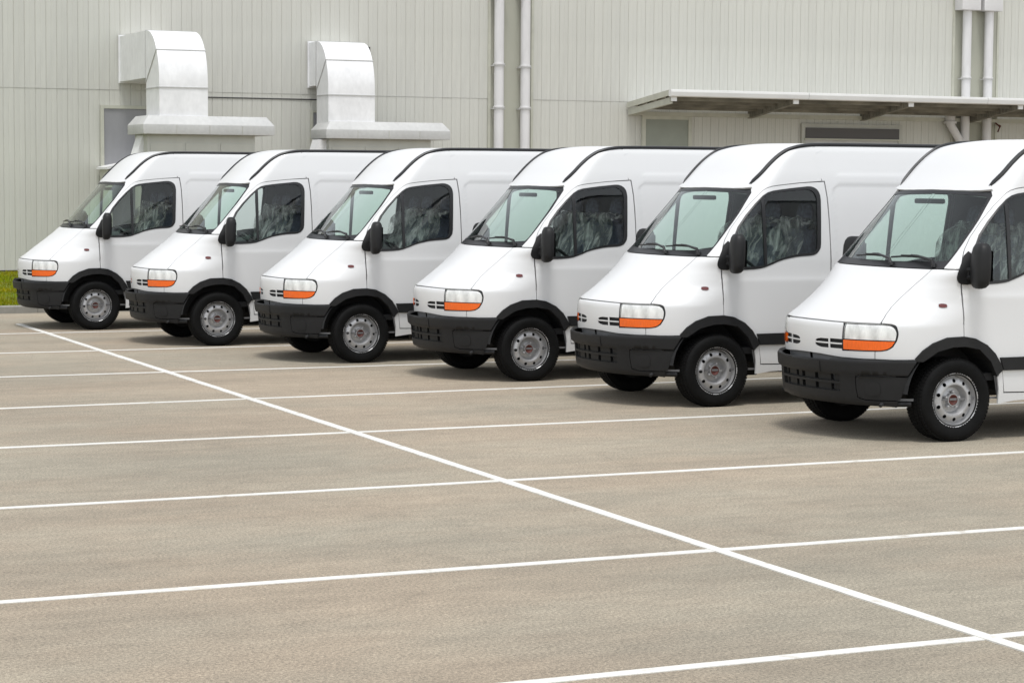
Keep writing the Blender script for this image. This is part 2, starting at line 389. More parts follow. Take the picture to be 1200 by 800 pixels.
def mir(pts): return [(-a, b) for a, b in reversed(pts)]
def both(pts):         # near half outline running from the centre line round to the centre line -> full outline
    return pts+mir(pts)
def flipy(o):          # mirrored copy of a near-side part for the far side
    me = o.data.copy(); 
    n = [(c.vector[0], -c.vector[1], c.vector[2]) for c in me.corner_normals]
    polys = [list(p.vertices) for p in me.polygons]; lst = [list(p.loop_indices) for p in me.polygons]
    V = [(v.co.x, -v.co.y, v.co.z) for v in me.vertices]; mats = list(me.materials)
    c = mesh(o.name.split('.')[0], V, [p[::-1] for p in polys], None, o.parent)
    for m_ in mats: c.data.materials.append(m_)
    c.data.shade_smooth(); c.data.normals_split_custom_set([n[i] for l in lst for i in l[::-1]])
    bpy.data.meshes.remove(me)
    return c

# ---- outlines measured on the surface, near half (t = way round the slice, z = height); arcs by x
WS_TOP = [(0, 2.098), (.13, 2.095), (.33, 2.092), (.52, 2.088), (.68, 2.080), (.79, 2.071), (.835, 2.064), (.862, 2.048)]
WS_EDGE = [(.872, 2.02), (.890, 1.951), (.925, 1.85), (.942, 1.764), (.952, 1.66), (.956, 1.584), (.960, 1.50), (.962, 1.445)]
WS_BOT = [(.90, 1.441), (.60, 1.441), (.22, 1.441), (0, 1.441)]
CREASE = [(.955, .988), (.93, 1.02), (.895, 1.062), (.868, 1.12), (.850, 1.20), (.838, 1.316), (.833, 1.437)]
LAMP = [(.528, .985), (.70, .986), (.85, .986), (.998, .986), (1.092, .982), (1.14, .973), (1.166, .958), (1.188, .925), (1.193, .905), (1.190, .88), (1.179, .850), (1.136, .802),
        (1.10, .783), (1.065, .772), (.992, .763), (.80, .760), (.52, .757)]
DOOR_UP = [(.056, 1.31), (.055, 1.36), (.06, 1.46), (.098, 1.542), (.13, 1.60), (.206, 1.706), (.321, 1.835), (.45, 1.965), (.552, 2.059), (.58, 2.08), (.615, 2.10), (.665, 2.115), (.736, 2.125), (.98, 2.150), (1.269, 2.166)]
DOOR_REAR = [(1.269, 2.166), (1.286, 2.005), (1.291, 1.8), (1.290, 1.55), (1.289, 1.385), (1.278, .9), (1.258, .394)]
ARCH = [(-.381, .701), (-.324, .768), (-.237, .828), (-.105, .873), (.066, .878), (.177, .860), (.291, .806), (.377, .730), (.436, .642), (.459, .591)]
ARCH_IN = [(-.32, .678), (-.197, .760), (-.057, .794), (.07, .797), (.212, .77), (.328, .668), (.395, .5425), (.42, .417), (.42, .33)]
WIN = [(.12, 1.40), (.16, 1.54), (.268, 1.725), (.363, 1.836), (.473, 1.947), (.559, 2.022), (.61, 2.053), (.665, 2.069), (.76, 2.082), (.864, 2.094), (1.064, 2.113), (1.105, 2.112), (1.14, 2.102), (1.168, 2.085), (1.187, 2.061),
       (1.198, 2.03), (1.202, 1.986), (1.188, 1.761), (1.174, 1.555), (1.166, 1.515), (1.149, 1.489), (1.125, 1.465), (1.092, 1.452), (1.05, 1.446), (.948, 1.441), (.88, 1.434), (.816, 1.423), (.75, 1.41), (.684, 1.391), (.63, 1.37), (.575, 1.351), (.53, 1.336), (.488, 1.328), (.42, 1.321), (.337, 1.317), (.15, 1.316)]
rail_top = [(x, ZR(x)) for x in np.concatenate([np.linspace(.512, 1.216, 16)])]

def wheel(parent, y, side, x=0.):
    t = empty('wheel', (x, y, .348)); t.parent = parent
    s = side                                   # s=-1: outer face towards -y
    b = MB(); prof = [(.222, .105), (.235, .112), (.262, .122), (.30, .128), (.325, .122), (.338, .108), (.344, .09)]
    full = [(.21, .098)]+prof+[(.3475, .06), (.348, 0), (.3475, -.06)]+[(r_, -h) for r_, h in reversed(prof)]+[(.21, -.098)]
    b.lathe([(r_, h*s) for r_, h in full], 72)
    ty_ = b.build('tyre', RUBBER, t, smooth=True, auto=45)
    tr = MB()                                    # tread blocks, staggered, standing proud of the carcass
    for k in range(72):
        for j, (h0, h1) in enumerate(((-.102, -.058), (-.052, -.004), (.004, .052), (.058, .102))):
            a = 2*math.pi*(k+.5*(j % 2))/72; da = .034; r_o = .3555 if j in (1, 2) else .352
            V = [(math.cos(q)*rr_, h*s, math.sin(q)*rr_) for q in (a-da, a+da) for rr_ in (.34, r_o) for h in (h0, h1)]
            tr.add(V, [(0, 1, 3, 2), (4, 6, 7, 5), (0, 4, 5, 1), (2, 3, 7, 6), (0, 2, 6, 4), (1, 5, 7, 3)])
    tr.build('tread', RUBBER, ty_)['kind'] = 'stuff'
    # rim disc with ten vent holes
    dep = pchip([0, .052, .058, .105, .118, .130, .142, .182, .193, .203, .214, .222, .2296, .236], [.078, .078, .040, .030, .062, .092, .092, .078, .060, .060, .085, .106, .110, .104])
    pts = []; edges = []; loops = []
    def circ(cx, cy, r_, n):
        k = len(pts); pts.extend([(cx+r_*math.cos(2*math.pi*i/n), cy+r_*math.sin(2*math.pi*i/n)) for i in range(n)]); edges.extend([(k+i, k+(i+1) % n) for i in range(n)])
    circ(0, 0, .234, 64); circ(0, 0, .046, 32)
    hc = [(.163*math.cos(2*math.pi*(k+.3)/10), .163*math.sin(2*math.pi*(k+.3)/10)) for k in range(10)]
    for c in hc: circ(*c, .0165, 12)
    for rr_ in (.052, .058, .075, .095, .105, .112, .118, .124, .130, .137, .145, .185, .190, .196, .203, .209, .214, .218, .222, .226, .230):
        n = 56
        for i in range(n):
            a = 2*math.pi*i/n; p = (rr_*math.cos(a), rr_*math.sin(a))
            if all(math.hypot(p[0]-c[0], p[1]-c[1]) > .021 for c in hc): pts.append(p)
    v, e, F, *_ = delaunay_2d_cdt([Vector(p) for p in pts], edges, [], 0, 1e-6)
    V = [(p.x, s*dep(p.length), p.y) for p in v]
    F = [f for f in F if .046 < (sum((v[i] for i in f), Vector((0, 0)))/3).length < .2345 and all((sum((v[i] for i in f), Vector((0, 0)))/3-Vector(c)).length > .0163 for c in hc)]
    rb = MB(); rb.add(V, F)
    if s < 0: pass
    rm = mesh('rim', rb.V, rb.F, STEEL, t)
    bm = bmesh.new(); bm.from_mesh(rm.data); bmesh.ops.recalc_face_normals(bm, faces=bm.faces)
    if sum(f.normal.y for f in bm.faces)*s < 0: bmesh.ops.reverse_faces(bm, faces=bm.faces)
    bm.to_mesh(rm.data); bm.free(); rm.data.shade_smooth(); rm.data.set_sharp_from_angle(angle=R(40))
    MB().lathe([(.001, .0), (.23, .0), (.23, -.09*s), (.001, -.09*s)], 32).build('brake_drum', DARK, t)
    MB().lathe([(.001, .062*s), (.020, .062*s), (.030, .070*s), (.040, .078*s), (.046, .074*s), (.047, .03*s)], 24).build('hub_cap', RUST, t, smooth=True)
    for k in range(5):
        a = 2*math.pi*(k+.1)/5; cx, cz = .068*math.cos(a), .068*math.sin(a)
        MB().lathe([(.013, .05*s), (.013, .070*s), (.009, .076*s), (.001, .077*s)], 6, (cx, 0, cz)).build('wheel_nut', STEEL, t)
    return t

_r = random.Random(5)
FW = [(_r.uniform(.008, .03), _r.uniform(3, 11), _r.uniform(-.6, .6), _r.uniform(0, 6), _r.uniform(.1, .5)) for _ in range(6)]
def seat(parent, y, w_, heads, x0=.62):
    t = empty('seat', (0, 0, 0)); t.parent = parent
    b = MB(); b.box(x0, x0+.56, y-w_/2, y+w_/2, .85, 1.02); b.build('seat_cushion', SEAT, t, bevel=.05)
    prof = [(x0+.50, .98), (x0+.52, 1.25), (x0+.60, 1.66), (x0+.66, 1.70), (x0+.73, 1.64), (x0+.66, .95)]
    MB().prism(prof, y-w_/2, y+w_/2, 1).build('seat_back', SEAT, t, bevel=.03)
    for hy in heads:
        MB().tube([(x0+.655, hy, 1.69), (x0+.665, hy, 1.76), (x0+.67, hy, 1.84), (x0+.675, hy, 1.92), (x0+.675, hy, 1.955)], [.06, .115, .13, .11, .05], 14, squash=(1, .5)).build('headrest', SEAT, t, smooth=True)
    # crumpled transparent film pulled over back and cushion
    nu, nv = 26, 30; V = []; F = []
    path = [(x0+.80, 1.30), (x0+.78, 1.62), (x0+.70, 1.735), (x0+.60, 1.735), (x0+.53, 1.62), (x0+.46, 1.3), (x0+.40, 1.10), (x0+.15, 1.06), (x0-.03, 1.04), (x0-.05, .85)]
    ph = y*13.7
    for i in range(nu+1):
        s_ = i/nu*(len(path)-1); k = min(int(s_), len(path)-2); f_ = s_-k
        px = path[k][0]*(1-f_)+path[k+1][0]*f_; pz = path[k][1]*(1-f_)+path[k+1][1]*f_
        for j in range(nv+1):
            v_ = j/nv; yy = y-(w_/2+.03)+(w_+.06)*v_
            fold = sum(am*abs(math.sin(v_*fv+i*fi+p_+1.7*math.sin(i*f2+p_*3+v_*2))) for am, fv, fi, p_, f2 in FW)*1.0
            edge = abs(v_-.5)*2; drop = .05*edge**6
            V.append((px-fold, yy+.5*fold*math.sin(i*.9+j*.3), pz+fold*.8-drop))
    F = [(i*(nv+1)+j, i*(nv+1)+j+1, (i+1)*(nv+1)+j+1, (i+1)*(nv+1)+j) for i in range(nu) for j in range(nv)]
    mesh('plastic_cover', V, F, FILM, t, smooth=True)

def make_van():
    van = empty('panel_van')
    P = dict(parent=van)
    # --- hood
    hood = [(0, .992), (.15, .992), (.40, .989), (.70, .988)]+CREASE+[(.60, 1.437), (.3, 1.437), (0, 1.437)]
    hood_half = hood
    full = [p for p in hood_half]+[(-a, b) for a, b in reversed(hood_half) if a > 1e-6]
    skin('hood', wrap, full, m=PAINT, side=-1, **P)
    # --- front panel with the two four-part grille openings
    fr = [(0, .989), (.15, .989), (.40, .986), (.50, .985), (.512, .96), (.505, .75), (.55, .752), (.80, .755), (.925, .758), (.920, .690), (.80, .688), (.5, .690), (.2, .705), (0, .708)]
    holes = []
    for s in (1, -1):
        for a, b, c, d, cut in ((.306, .437, .811, .845, 0), (.158, .290, .811, .841, .03), (.306, .437, .763, .799, 0), (.178, .290, .763, .799, .02)):
            h = [(a+cut, d), (b, d), (b, c), (a+cut*.3, c), (a, (c+d)/2)] if cut else [(a, d), (b, d), (b, c), (a, c)]
            if a < .17: h = [(a+.04, d), (b, d), (b, c), (a-.03, c), (a-.035, (c+d)/2-.004), (a-.01, d-.008)]
            elif cut: h = [(a-.06, d), (b, d), (b, c), (a+.02, c), (a-.03, c+.008), (a-.055, (c+d)/2)]
            h = Y(h+[h[0]])
            holes.append([(s*p, q) for p, q in h])
    gp = skin('grille_panel', wrap, fr+[(-a, b) for a, b in reversed(fr) if a > 1e-6], holes, st=.03, m=PAINT, side=-1, fl=.007, **P)
    gb = Y([(-.49, .735), (-.49, .87), (.49, .87), (.49, .735), (-.49, .735)])
    skin('grille_dark_sheet', wrap, gb, st=.06, m=DARK, side=-1, proud=-.020, fl=0, inset=0, parent=gp)  # added dark sheet: puts deep shade behind the grille openings
    # --- windscreen
    ws = WS_TOP+WS_EDGE+WS_BOT
    wsf = ws+[(-a, b) for a, b in reversed(ws) if a > 1e-6]
    wsf = wsf[:]
    gl = skin('windscreen', wrap, wsf, st=.06, m=GLASSW, side=-1, fl=0, proud=-.004, inset=.004, **P)
    inner = [(0, 2.068), (.33, 2.064), (.52, 2.060), (.68, 2.054), (.79, 2.046), (.835, 2.025), (.855, 1.951), (.902, 1.80), (.922, 1.70), (.932, 1.60), (.938, 1.54), (.925, 1.508), (.60, 1.492), (.22, 1.488), (0, 1.488)]
    inf = inner+[(-a, b) for a, b in reversed(inner) if a > 1e-6]
    skin('windscreen_border', wrap, wsf, [inf], st=.05, m=SATIN, parent=gl, side=-1, fl=.006, proud=-.001, inset=.001)
    # scuttle panel below the glass and the two wipers
    def on(t_, z, d): p, n = PN(wrap, -t_, z); return p+n*d
    wb = MB()
    for ts in ([(.16, 1.500), (.05, 1.508), (-.08, 1.511), (-.2, 1.508), (-.38, 1.498)], [(.74, 1.500), (.62, 1.510), (.48, 1.514), (.34, 1.512), (.20, 1.502)]):
        wb = MB(); wb.tube([on(a, z, .028) for a, z in ts], .008, 8)
        wb.tube([on(a, z, .042) for a, z in ts[1:4]], .006, 6)
        pv = (ts[0][0]+.09, 1.455); wb.tube([on(*pv, .02), on(pv[0]-.02, 1.475, .05), on(ts[2][0]+.10, 1.506, .052), on(ts[2][0], ts[2][1], .045)], [.016, .014, .010, .008], 8)
        wb.lathe([(.001, .03), (.02, .03), (.024, .0)], 12, tuple(on(*pv, .0)), axis='z')
        wb.build('wiper', SATIN, van, smooth=True)
    # --- roof
    nose = []
    for a, z in [(0, 2.100), (.13, 2.097), (.33, 2.094), (.52, 2.090), (.68, 2.083), (.79, 2.075), (.84, 2.070)]:
        p = wrap(-a, z); nose.append((p[0]+.004, p[1]))
    side_ = []
    for x in list(np.linspace(.512, 4.40, 90)):
        z = ZR(x); p = wrap(-tx(x, z), z); side_.append((x, p[1]))
    half = nose+side_
    skin('roof', roof, half+[(x, -y) for x, y in reversed(half) if abs(y) > 1e-6], st=.05, m=PAINT, inset=0, fl=.02, **P)
    for s in (1, -1):
        rp = []
        for x in list(np.linspace(.508, 1.25, 22))+list(np.linspace(1.4, 4.30, 12)):
            z = ZR(x); p = wrap(-tx(x, z), z); k = .6 if x < .53 else 1
            rp.append((x, s*(abs(p[1])-.008), z+.008))
        MB().tube(rp, [.008, .019]+[.021]*(len(rp)-3)+[.015], 8).build('roof_rail', SATIN, van, smooth=True)
    # --- near-side panels, then mirrored
    near = []
    # lamp
    for s_ in (0,):
        hl = skin('headlight', wrap, LAMP, st=.03, m=SATIN, side=-1, proud=-.010, fl=.02, inset=.001, **P); near.append(hl)
        up = [p for p in LAMP if p[1] > .845][:-0 or None]
        upper = [(.532, .846), (.539, .979), (.70, .981), (.85, .981), (.998, .981), (1.087, .976), (1.13, .964), (1.155, .950), (1.175, .925), (1.181, .905), (1.178, .88), (1.174, .860), (1.166, .846)]
        lower = [(.527, .841), (.528, .762), (.80, .763), (.992, .766), (1.062, .776), (1.097, .787), (1.131, .806), (1.162, .841)]
        near.append(skin('reflector', wrap, upper, st=.02, m=CHROME, side=-1, proud=-.006, fl=0, inset=.004, parent=hl))
        near.append(skin('clear_lens', wrap, upper, st=.03, m=LENS, side=-1, proud=.005, fl=.008, inset=0, parent=hl))
        near.append(skin('indicator_lens', wrap, lower, st=.03, m=AMBER, side=-1, proud=.004, fl=.012, inset=0, parent=hl))
    lamp_out = [p for p in LAMP]
    i0 = 3
    fender = [(.922, .690), (.927, .757)]+[(.992, .760)]+[(1.065, .769), (1.10, .780), (1.14, .799), (1.184, .849), (1.195, .88), (1.198, .905), (1.193, .927), (1.171, .961), (1.144, .977), (1.094, .986), (.998, .990), (.962, .990)]+CREASE[1:]
    fender += [(.90, 1.439), (.962, 1.439)]+X([(-.03, 1.436), (.05, 1.436), (.055, 1.31), (.066, .878)])+X(ARCH[4::-1])+X([(-.381, .701), (-.36, .692)])+[(1.13, .688)]
    near.append(skin('front_wing', wrap, fender, st=.03, m=PAINT, side=-1, **P))
    marker = [(-.150, 1.137), (-.145, 1.150), (-.125, 1.154), (-.105, 1.154), (-.085, 1.150), (-.080, 1.137), (-.085, 1.126), (-.105, 1.122), (-.125, 1.122), (-.145, 1.126)]
    near.append(skin('side_marker', wrap, X(marker+marker[:1], .02), st=.02, m=REDL, side=-1, proud=.007, fl=.01, inset=0, **P))
    up = WS_EDGE[::-1]+[(.866, 2.050), (.842, 2.068)]+X(rail_top)+X([(1.2165, ZR(1.216)), (1.244, 2.168)])+X(DOOR_UP[2:-1][::-1])+X([(.05, 1.441), (-.03, 1.441)])
    near.append(skin('cab_pillar_panel', wrap, up, st=.035, m=PAINT, side=-1, **P))
    door = X(DOOR_UP)+X(DOOR_REAR)[1:]+X([(1.258, .395), (.90, .392), (.487, .400), (.468, .53), (.459, .591)])+X(ARCH[::-1][:6])+X([(.066, .878), (.056, 1.31)])
    winh = X(WIN+[WIN[0]])
    dr = skin('door', wrap, door, [winh], st=.035, m=PAINT, side=-1, fl=.02, **P); near.append(dr)
    wi = X([(x*.0+x, z) for x, z in WIN]+[WIN[0]])
    wi_in = offset(resample(dedupe(wi), .03), .026)
    near.append(skin('window_seal', wrap, wi, [wi_in], st=.03, m=SATIN, side=-1, proud=.004, fl=.02, inset=-.004, parent=dr))
    near.append(skin('window_glass', wrap, wi_in, st=.06, m=GLASSS, side=-1, proud=-.008, fl=0, inset=-.006, parent=dr))
    bar = X([(.530, 1.350), (.533, 1.995)])+X([(.572, 2.010), (.560, 1.352)])
    near.append(skin('window_bar', wrap, bar, st=.03, m=SATIN, side=-1, proud=-.001, fl=.02, inset=0, parent=dr))
    hd = [(1.14, 1.02), (1.14, 1.06), (1.25, 1.06), (1.25, 1.02)]
    near.append(skin('door_handle', wrap, X(hd+hd[:1]), st=.03, m=PLASTIC, side=-1, proud=.018, fl=.018, inset=0, parent=dr))
    # body side behind the door, with the sill
    ra = [(3.50+.45*math.cos(a), .36+.45*math.sin(a)) for a in np.linspace(math.pi, 0, 18)]
    side_top = [(x, ZR(x)) for x in np.linspace(1.217, 4.40, 40)]
    bs = X([(.462, .585), (.472, .52), (.486, .396), (.90, .389), (1.2595, .392), (1.2795, .9), (1.2905, 1.385), (1.2925, 1.8), (1.2875, 2.005), (1.2705, 2.1675), (1.2445, 2.1665)])
    bs += X(side_top)+X([(4.40, ZR(4.40)), (4.41, 1.5), (4.41, .42), (3.97, .40)])+X(ra[::-1])+X([(3.05, .34), (1.0, .335), (.60, .322), (.43, .300), (.43, .42), (.412, .53), (.445, .585)])
    near.append(skin('body_side', wrap, bs, st=.035, m=PAINT, side=-1, **P))
    # black trim: wheel arch lips and rubbing strips
    arch = X(ARCH)+X(ARCH_IN[::-1][2:])+X([(-.32, .678), (-.375, .68)])
    near.append(skin('wheel_arch_trim', wrap, arch, st=.03, m=PLASTIC, side=-1, proud=.020, fl=.05, inset=0, **P))
    ro = [(3.50+.46*math.cos(a), .36+.46*math.sin(a)) for a in np.linspace(math.pi, 0, 18)]; ri = [(3.50+.40*math.cos(a), .36+.40*math.sin(a)) for a in np.linspace(0, math.pi, 18)]
    near.append(skin('wheel_arch_trim', wrap, X(ro)+X(ri), st=.04, m=PLASTIC, side=-1, proud=.018, fl=.04, inset=0, **P))
    for a, b in ((.428, 1.262), (1.285, 3.03)):
        sp = [(a, .698 if a < 1 else .70), (b, .702), (b, .586), (a+(.038 if a < 1 else 0), .585)]
        near.append(skin('rubbing_strip', wrap, X(sp+sp[:1]), st=.05, m=PLASTIC, side=-1, proud=.018, fl=.02, inset=.002, **P))
    # inner lining of the shell (keeps the cab and load space closed)
    li = [(0, .34)]+X([(.43, .34)], 1)[:1]
    lin = [(.02, .34)]+[(tx(4.38, .34), .34)]+X([(4.38, .34), (4.38, 2.49)], .1)+X([(x, ZR(x)-.03) for x in np.linspace(4.38, .56, 40)], .1)+[(.60, 2.115), (.02, 2.125)]
    wsh = [(.0-.1, 2.08), (.52, 2.072), (.79, 2.055), (.860, 2.035), (.905, 1.85), (.94, 1.60), (.946, 1.47), (-.1, 1.465)]
    wsh[0] = (.025, 2.08); wsh[-1] = (.025, 1.465)
    ah = X([(-.56, .36), (-.50, .60), (-.42, .70), (-.28, .77), (-.1, .82), (.1, .82), (.26, .76), (.38, .64), (.44, .36)], .06)
    rh = X([(3.50+.42*math.cos(a), .36+.42*math.sin(a)) for a in np.linspace(math.pi, 0, 14)], .1)
    near.append(skin('inner_lining', wrap, lin, [wsh, offset(resample(dedupe(wi), .06), -.004), ah, rh], st=.09, m=TRIM, side=-1, proud=-.035, fl=0, inset=0, **P))
    # lower corner cover on the bumper
    fog = [(.70, .535), (.755, .548), (1.0, .547), (1.29, .545), (1.235, .45), (1.19, .355), (1.0, .352), (.80, .352), (.715, .37), (.70, .45)]
    near_b = skin('bumper_corner_cover', bwrap, fog, st=.04, m=PLASTIC, side=-1, proud=.002, fl=.012, inset=.0, **P); near.append(near_b)
    # mirror
    mb = X([(.014, 1.375), (.022, 1.41), (.045, 1.45), (.075, 1.495), (.105, 1.545), (.15, 1.585), (.19, 1.54), (.20, 1.40), (.19, 1.325), (.10, 1.312), (.055, 1.316), (.030, 1.330), (.017, 1.355)])
    mir_ = skin('mirror', wrap, mb, st=.03, m=BLACK, side=-1, proud=.014, fl=.02, inset=0, **P); near.append(mir_)
    False and near.append(skin('mirror_bezel', wrap, offset(mb, .035), st=.03, m=BLACK, side=-1, proud=.022, fl=.01, inset=0, parent=mir_))
    for o in near: pass
    made = {}
    for o in near:
        par = o.parent; c = flipy(o); made[o] = c
        c.parent = made.get(par, par)
    # mirror heads and arms (own solid bodies)
    for s, base in ((-1, mir_), (1, made[mir_])):
        MX = .130 if s < 0 else .285
        b = MB()
        for z_ in (1.43, 1.37):
            b.tube([(.10, s*.905, z_), (.13, s*.97, z_+.005), (.15, s*1.02, z_+.01)], [.026, .022, .022], 10)
        b.tube([(.115, s*.94, 1.36), (.115, s*.94, 1.44)], .02, 10); b.build('mirror_arm', BLACK, base, smooth=True)
        secs = [(1.285, .05, .30, -.01), (1.295, .075, .62, -.005), (1.32, .090, .85, 0), (1.37, .097, .97, .003), (1.48, .10, 1, .005), (1.58, .097, .95, .010), (1.625, .090, .84, .012), (1.655, .070, .62, .012), (1.665, .045, .35, .012)]
        V = []; F = []; n = 20
        for z_, rx, k, dx in secs:
            for i in range(n):
                a = 2*math.pi*i/n; ca, sa = math.cos(a), math.sin(a)
                ex = math.copysign(abs(ca)**.7, ca)*.070*k; ey = math.copysign(abs(sa)**.7, sa)*.115*min(k*1.03, 1)
                th = R(14)*s     # heads turned a little outward
                V.append((MX+dx+ex*math.cos(th)-ey*math.sin(th), s*1.075+ex*math.sin(th)+ey*math.cos(th), z_))
        for j in range(len(secs)-1):
            for i in range(n): F.append((j*n+i, j*n+(i+1) % n, (j+1)*n+(i+1) % n, (j+1)*n+i))
        F += [tuple(range(n))[::-1], tuple((len(secs)-1)*n+i for i in range(n))]
        bb = MB(); bb.add(V, F); hd_ = bb.build('mirror_housing', PLASTIC, base, smooth=True, auto=60)
        g = MB(); th = R(14)*s; cx, cy = MX, s*1.075
        g.add([(MX+.005+.0725*math.cos(th)-e*math.sin(th), cy+.0725*math.sin(th)+e*math.cos(th), z_) for z_ in (1.345, 1.60) for e in (-.085, .085)], [(0, 1, 3, 2)])
        g.build('mirror_glass', MIRR, base)
    # --- bumper
    bo = [(0, .322), (.35, .322), (.80, .318), (1.15, .292)]+X([(-.50, .290), (-.489, .30), (-.482, .42), (-.428, .565), (-.366, .690)])+[(1.13, .686), (.92, .686), (.5, .686), (.42, .684), (.40, .672), (.2, .672), (0, .672)]
    slots = []
    for z0, z1 in ((.494, .545), (.412, .465)):
        for y0 in (-.33, -.135, .06, .255):
            slots.append(Y([(y0-.062, z0), (y0-.062, z1), (y0+.125-.0, z1), (y0+.125, z0), (y0-.062, z0)]))
    slots = [[(a, b) for a, b in s_] for s_ in slots]
    sl2 = []
    for z0, z1 in ((.490, .549), (.408, .469)):
        h = [(-.43, z0), (-.43, z1), (.43, z1), (.43, z0)]; sl2.append(Y(h+h[:1]))
    for s in (1, -1): sl2.append([(s*a, b) for a, b in offset(resample(dedupe(fog), .04), -.010)])
    bm_ = skin('bumper', bwrap, bo+[(-a, b) for a, b in reversed(bo) if a > 1e-6], sl2, st=.03, m=PLASTIC, side=-1, fl=.03, inset=0, **P)
    for z0, z1 in ((.490, .549), (.408, .469)):
        hs_ = []
        for s in (1, -1):
            for y0, wd in ((.322, .042), (.128, .045), (-.070, .050) if s > 0 else (.0, 0)):
                if wd: hs_.append([(s*a, b) for a, b in Y([(y0, z0+.004), (y0, z1-.004), (y0+wd, z1-.004), (y0+wd, z0+.004), (y0, z0+.004)])])
        h = [(-.44, z0-.01), (-.44, z1+.01), (.44, z1+.01), (.44, z0-.01)]
        skin('bumper_grille_bar', bwrap, Y(h+h[:1]), hs_, st=.03, m=PLASTIC, side=-1, proud=-.024, fl=.03, inset=0, parent=bm_)
    for s in (-1, 1):
        c_ = [(s*(.885+.085*math.copysign(abs(math.cos(q))**.6, math.cos(q))), .445+.058*math.copysign(abs(math.sin(q))**.6, math.sin(q))) for q in np.linspace(0, 2*math.pi, 25)[:-1]]
        skin('fog_lamp_blank', bwrap, c_, st=.04, m=PLASTIC, side=-1, proud=.008, fl=.012, inset=0, parent=bm_)
    made_b = [o for o in van.children if o.name.startswith('bumper_corner_cover')]
    for o in made_b: o.parent = bm_
    pl = Y([(-.26, .563), (-.26, .655), (.26, .655), (.26, .563), (-.26, .563)])
    skin('plate_holder', bwrap, pl, st=.05, m=PLASTIC, side=-1, proud=.006, fl=.008, inset=0, parent=bm_)
    b = MB(); b.tube([Vector(bwrap(a, .318))+Vector((.05, 0, 0)) for a in np.linspace(-1.25, 1.25, 21)], .022, 8)
    b.build('bumper_lip', PLASTIC, bm_, smooth=True)
    for s in (-1, 1): MB().tube([(-.60, s*.76, .318), (-.62, s*.77, .312), (-.63, s*.775, .306)], .016, 8).build('tow_eye', DARK, bm_, smooth=True)
    # --- dark things seen through gaps
    b = MB(); b.prism([(-.60, .36), (-.66, .90), (-.50, .98), (-.15, 1.25), (-.05, 1.35), (-.05, .55), (-.40, .36)], -.44, .44, 1)  # added dark block filling the engine bay to stop light
    b.box(-.05, 4.3, -.55, .55, .33, .52); b.box(-.05, 4.35, -.90, .90, .50, .56); b.build('underbody_and_block', DARK, van)
    for s in (-1, 1):
        for cx, r_ in ((0, .47), (3.5, .45)):
            arc = [(cx+r_*math.cos(a), .36+r_*math.sin(a)) for a in np.linspace(R(6), R(174), 20)]
            V = [(x, s*.93, z) for x, z in arc]+[(x, s*.62, z) for x, z in arc]+[(cx, s*.62, .36)]
            MB().add(V, [(i, i+1, 21+i, 20+i) for i in range(19)]+[(20+i, 21+i, 40) for i in range(19)]).build('wheel_arch_liner', DARK, van)
    MB().box(-.05, .05, -.85, .85, .24, .33).build('front_axle', DARK, van)
    MB().box(3.45, 3.55, -.85, .85, .28, .36).build('rear_axle', DARK, van)
    MB().box(.2, .9, -.2, .2, .22, .34).build('gearbox', DARK, van)
    for s in (-1, 1):
        wheel(van, s*.840, s); wheel(van, s*.840, s, 3.50)
    # --- cab interior
    b = MB(); b.prism([(-.12, 1.10), (-.06, 1.40), (.20, 1.425), (.36, 1.40), (.46, 1.33), (.47, 1.18), (.36, .85), (.0, .80)], -.80, .80, 1); b.build('dashboard', DASH, van, bevel=.03)
    b = MB(); c = Vector((.60, -.40, 1.33)); ax = Vector((.62, 0, .78)).normalized(); e1 = Vector((0, 1, 0)); e2 = ax.cross(e1)
    b.tube([c+(e1*math.cos(a)+e2*math.sin(a))*.20 for a in np.linspace(0, 2*math.pi, 33)], .016, 8, cap=False)
    for a in (0, 2.1, 4.2): b.tube([c-ax*.03, c+(e1*math.cos(a)+e2*math.sin(a))*.195], [.03, .014], 6)
    b.tube([c-ax*.02, c-ax*.30], .03, 8); b.build('steering_wheel', SATIN, van, smooth=True)
    seat(van, -.44, .50, [-.44]); seat(van, .36, .86, [.16, .58])
    zz = list(np.linspace(.56, 2.40, 14)); pb = [(WZ(z)-.04, z) for z in zz]; MB().prism(pb+[(-a, z) for a, z in pb[::-1]], 1.50, 1.53, 0).build('bulkhead', BULK, van)
    MB().box(.46, .49, -.06, .38, 1.975, 2.02).build('interior_mirror', SATIN, van, bevel=.015)
    # headliner
    b = MB(); b.add([(x, y, roof(x, y)[2]-.045) for x in np.linspace(.50, 4.35, 24) for y in np.linspace(-.70, .70, 9)], [(i*9+j, i*9+j+1, i*9+j+10, i*9+j+9) for i in range(23) for j in range(8)])
    b.build('headliner', BULK, van)
    # --- rear doors
    for s in (-1, 1):
        pts = [(s*.006, .48)]+[(s*.006, 2.50)]+[(s*(WZ(z)-(.012 if z > 2.4 else 0)), z) for z in np.linspace(2.505, .48, 24)]
        b = MB(); b.prism(pts if s < 0 else pts[::-1], 4.36, 4.425, 0); d = b.build('rear_door', PAINT, van, bevel=0)
        MB().box(4.425, 4.445, min(s*.03, s*.08), max(s*.03, s*.08), 1.05, 1.25).build('door_handle', PLASTIC, d)
        MB().box(4.42, 4.45, min(s*.84, s*.93), max(s*.84, s*.93), .80, 1.15).build('rear_light', REARL, van, bevel=.01)
    MB().box(4.30, 4.50, -.93, .93, .36, .49).build('rear_bumper', PLASTIC, van, bevel=.03)
    return van
MIRR = mat('mirror_glass', (.6, .62, .63), .03, metal=1)
van0 = make_van()
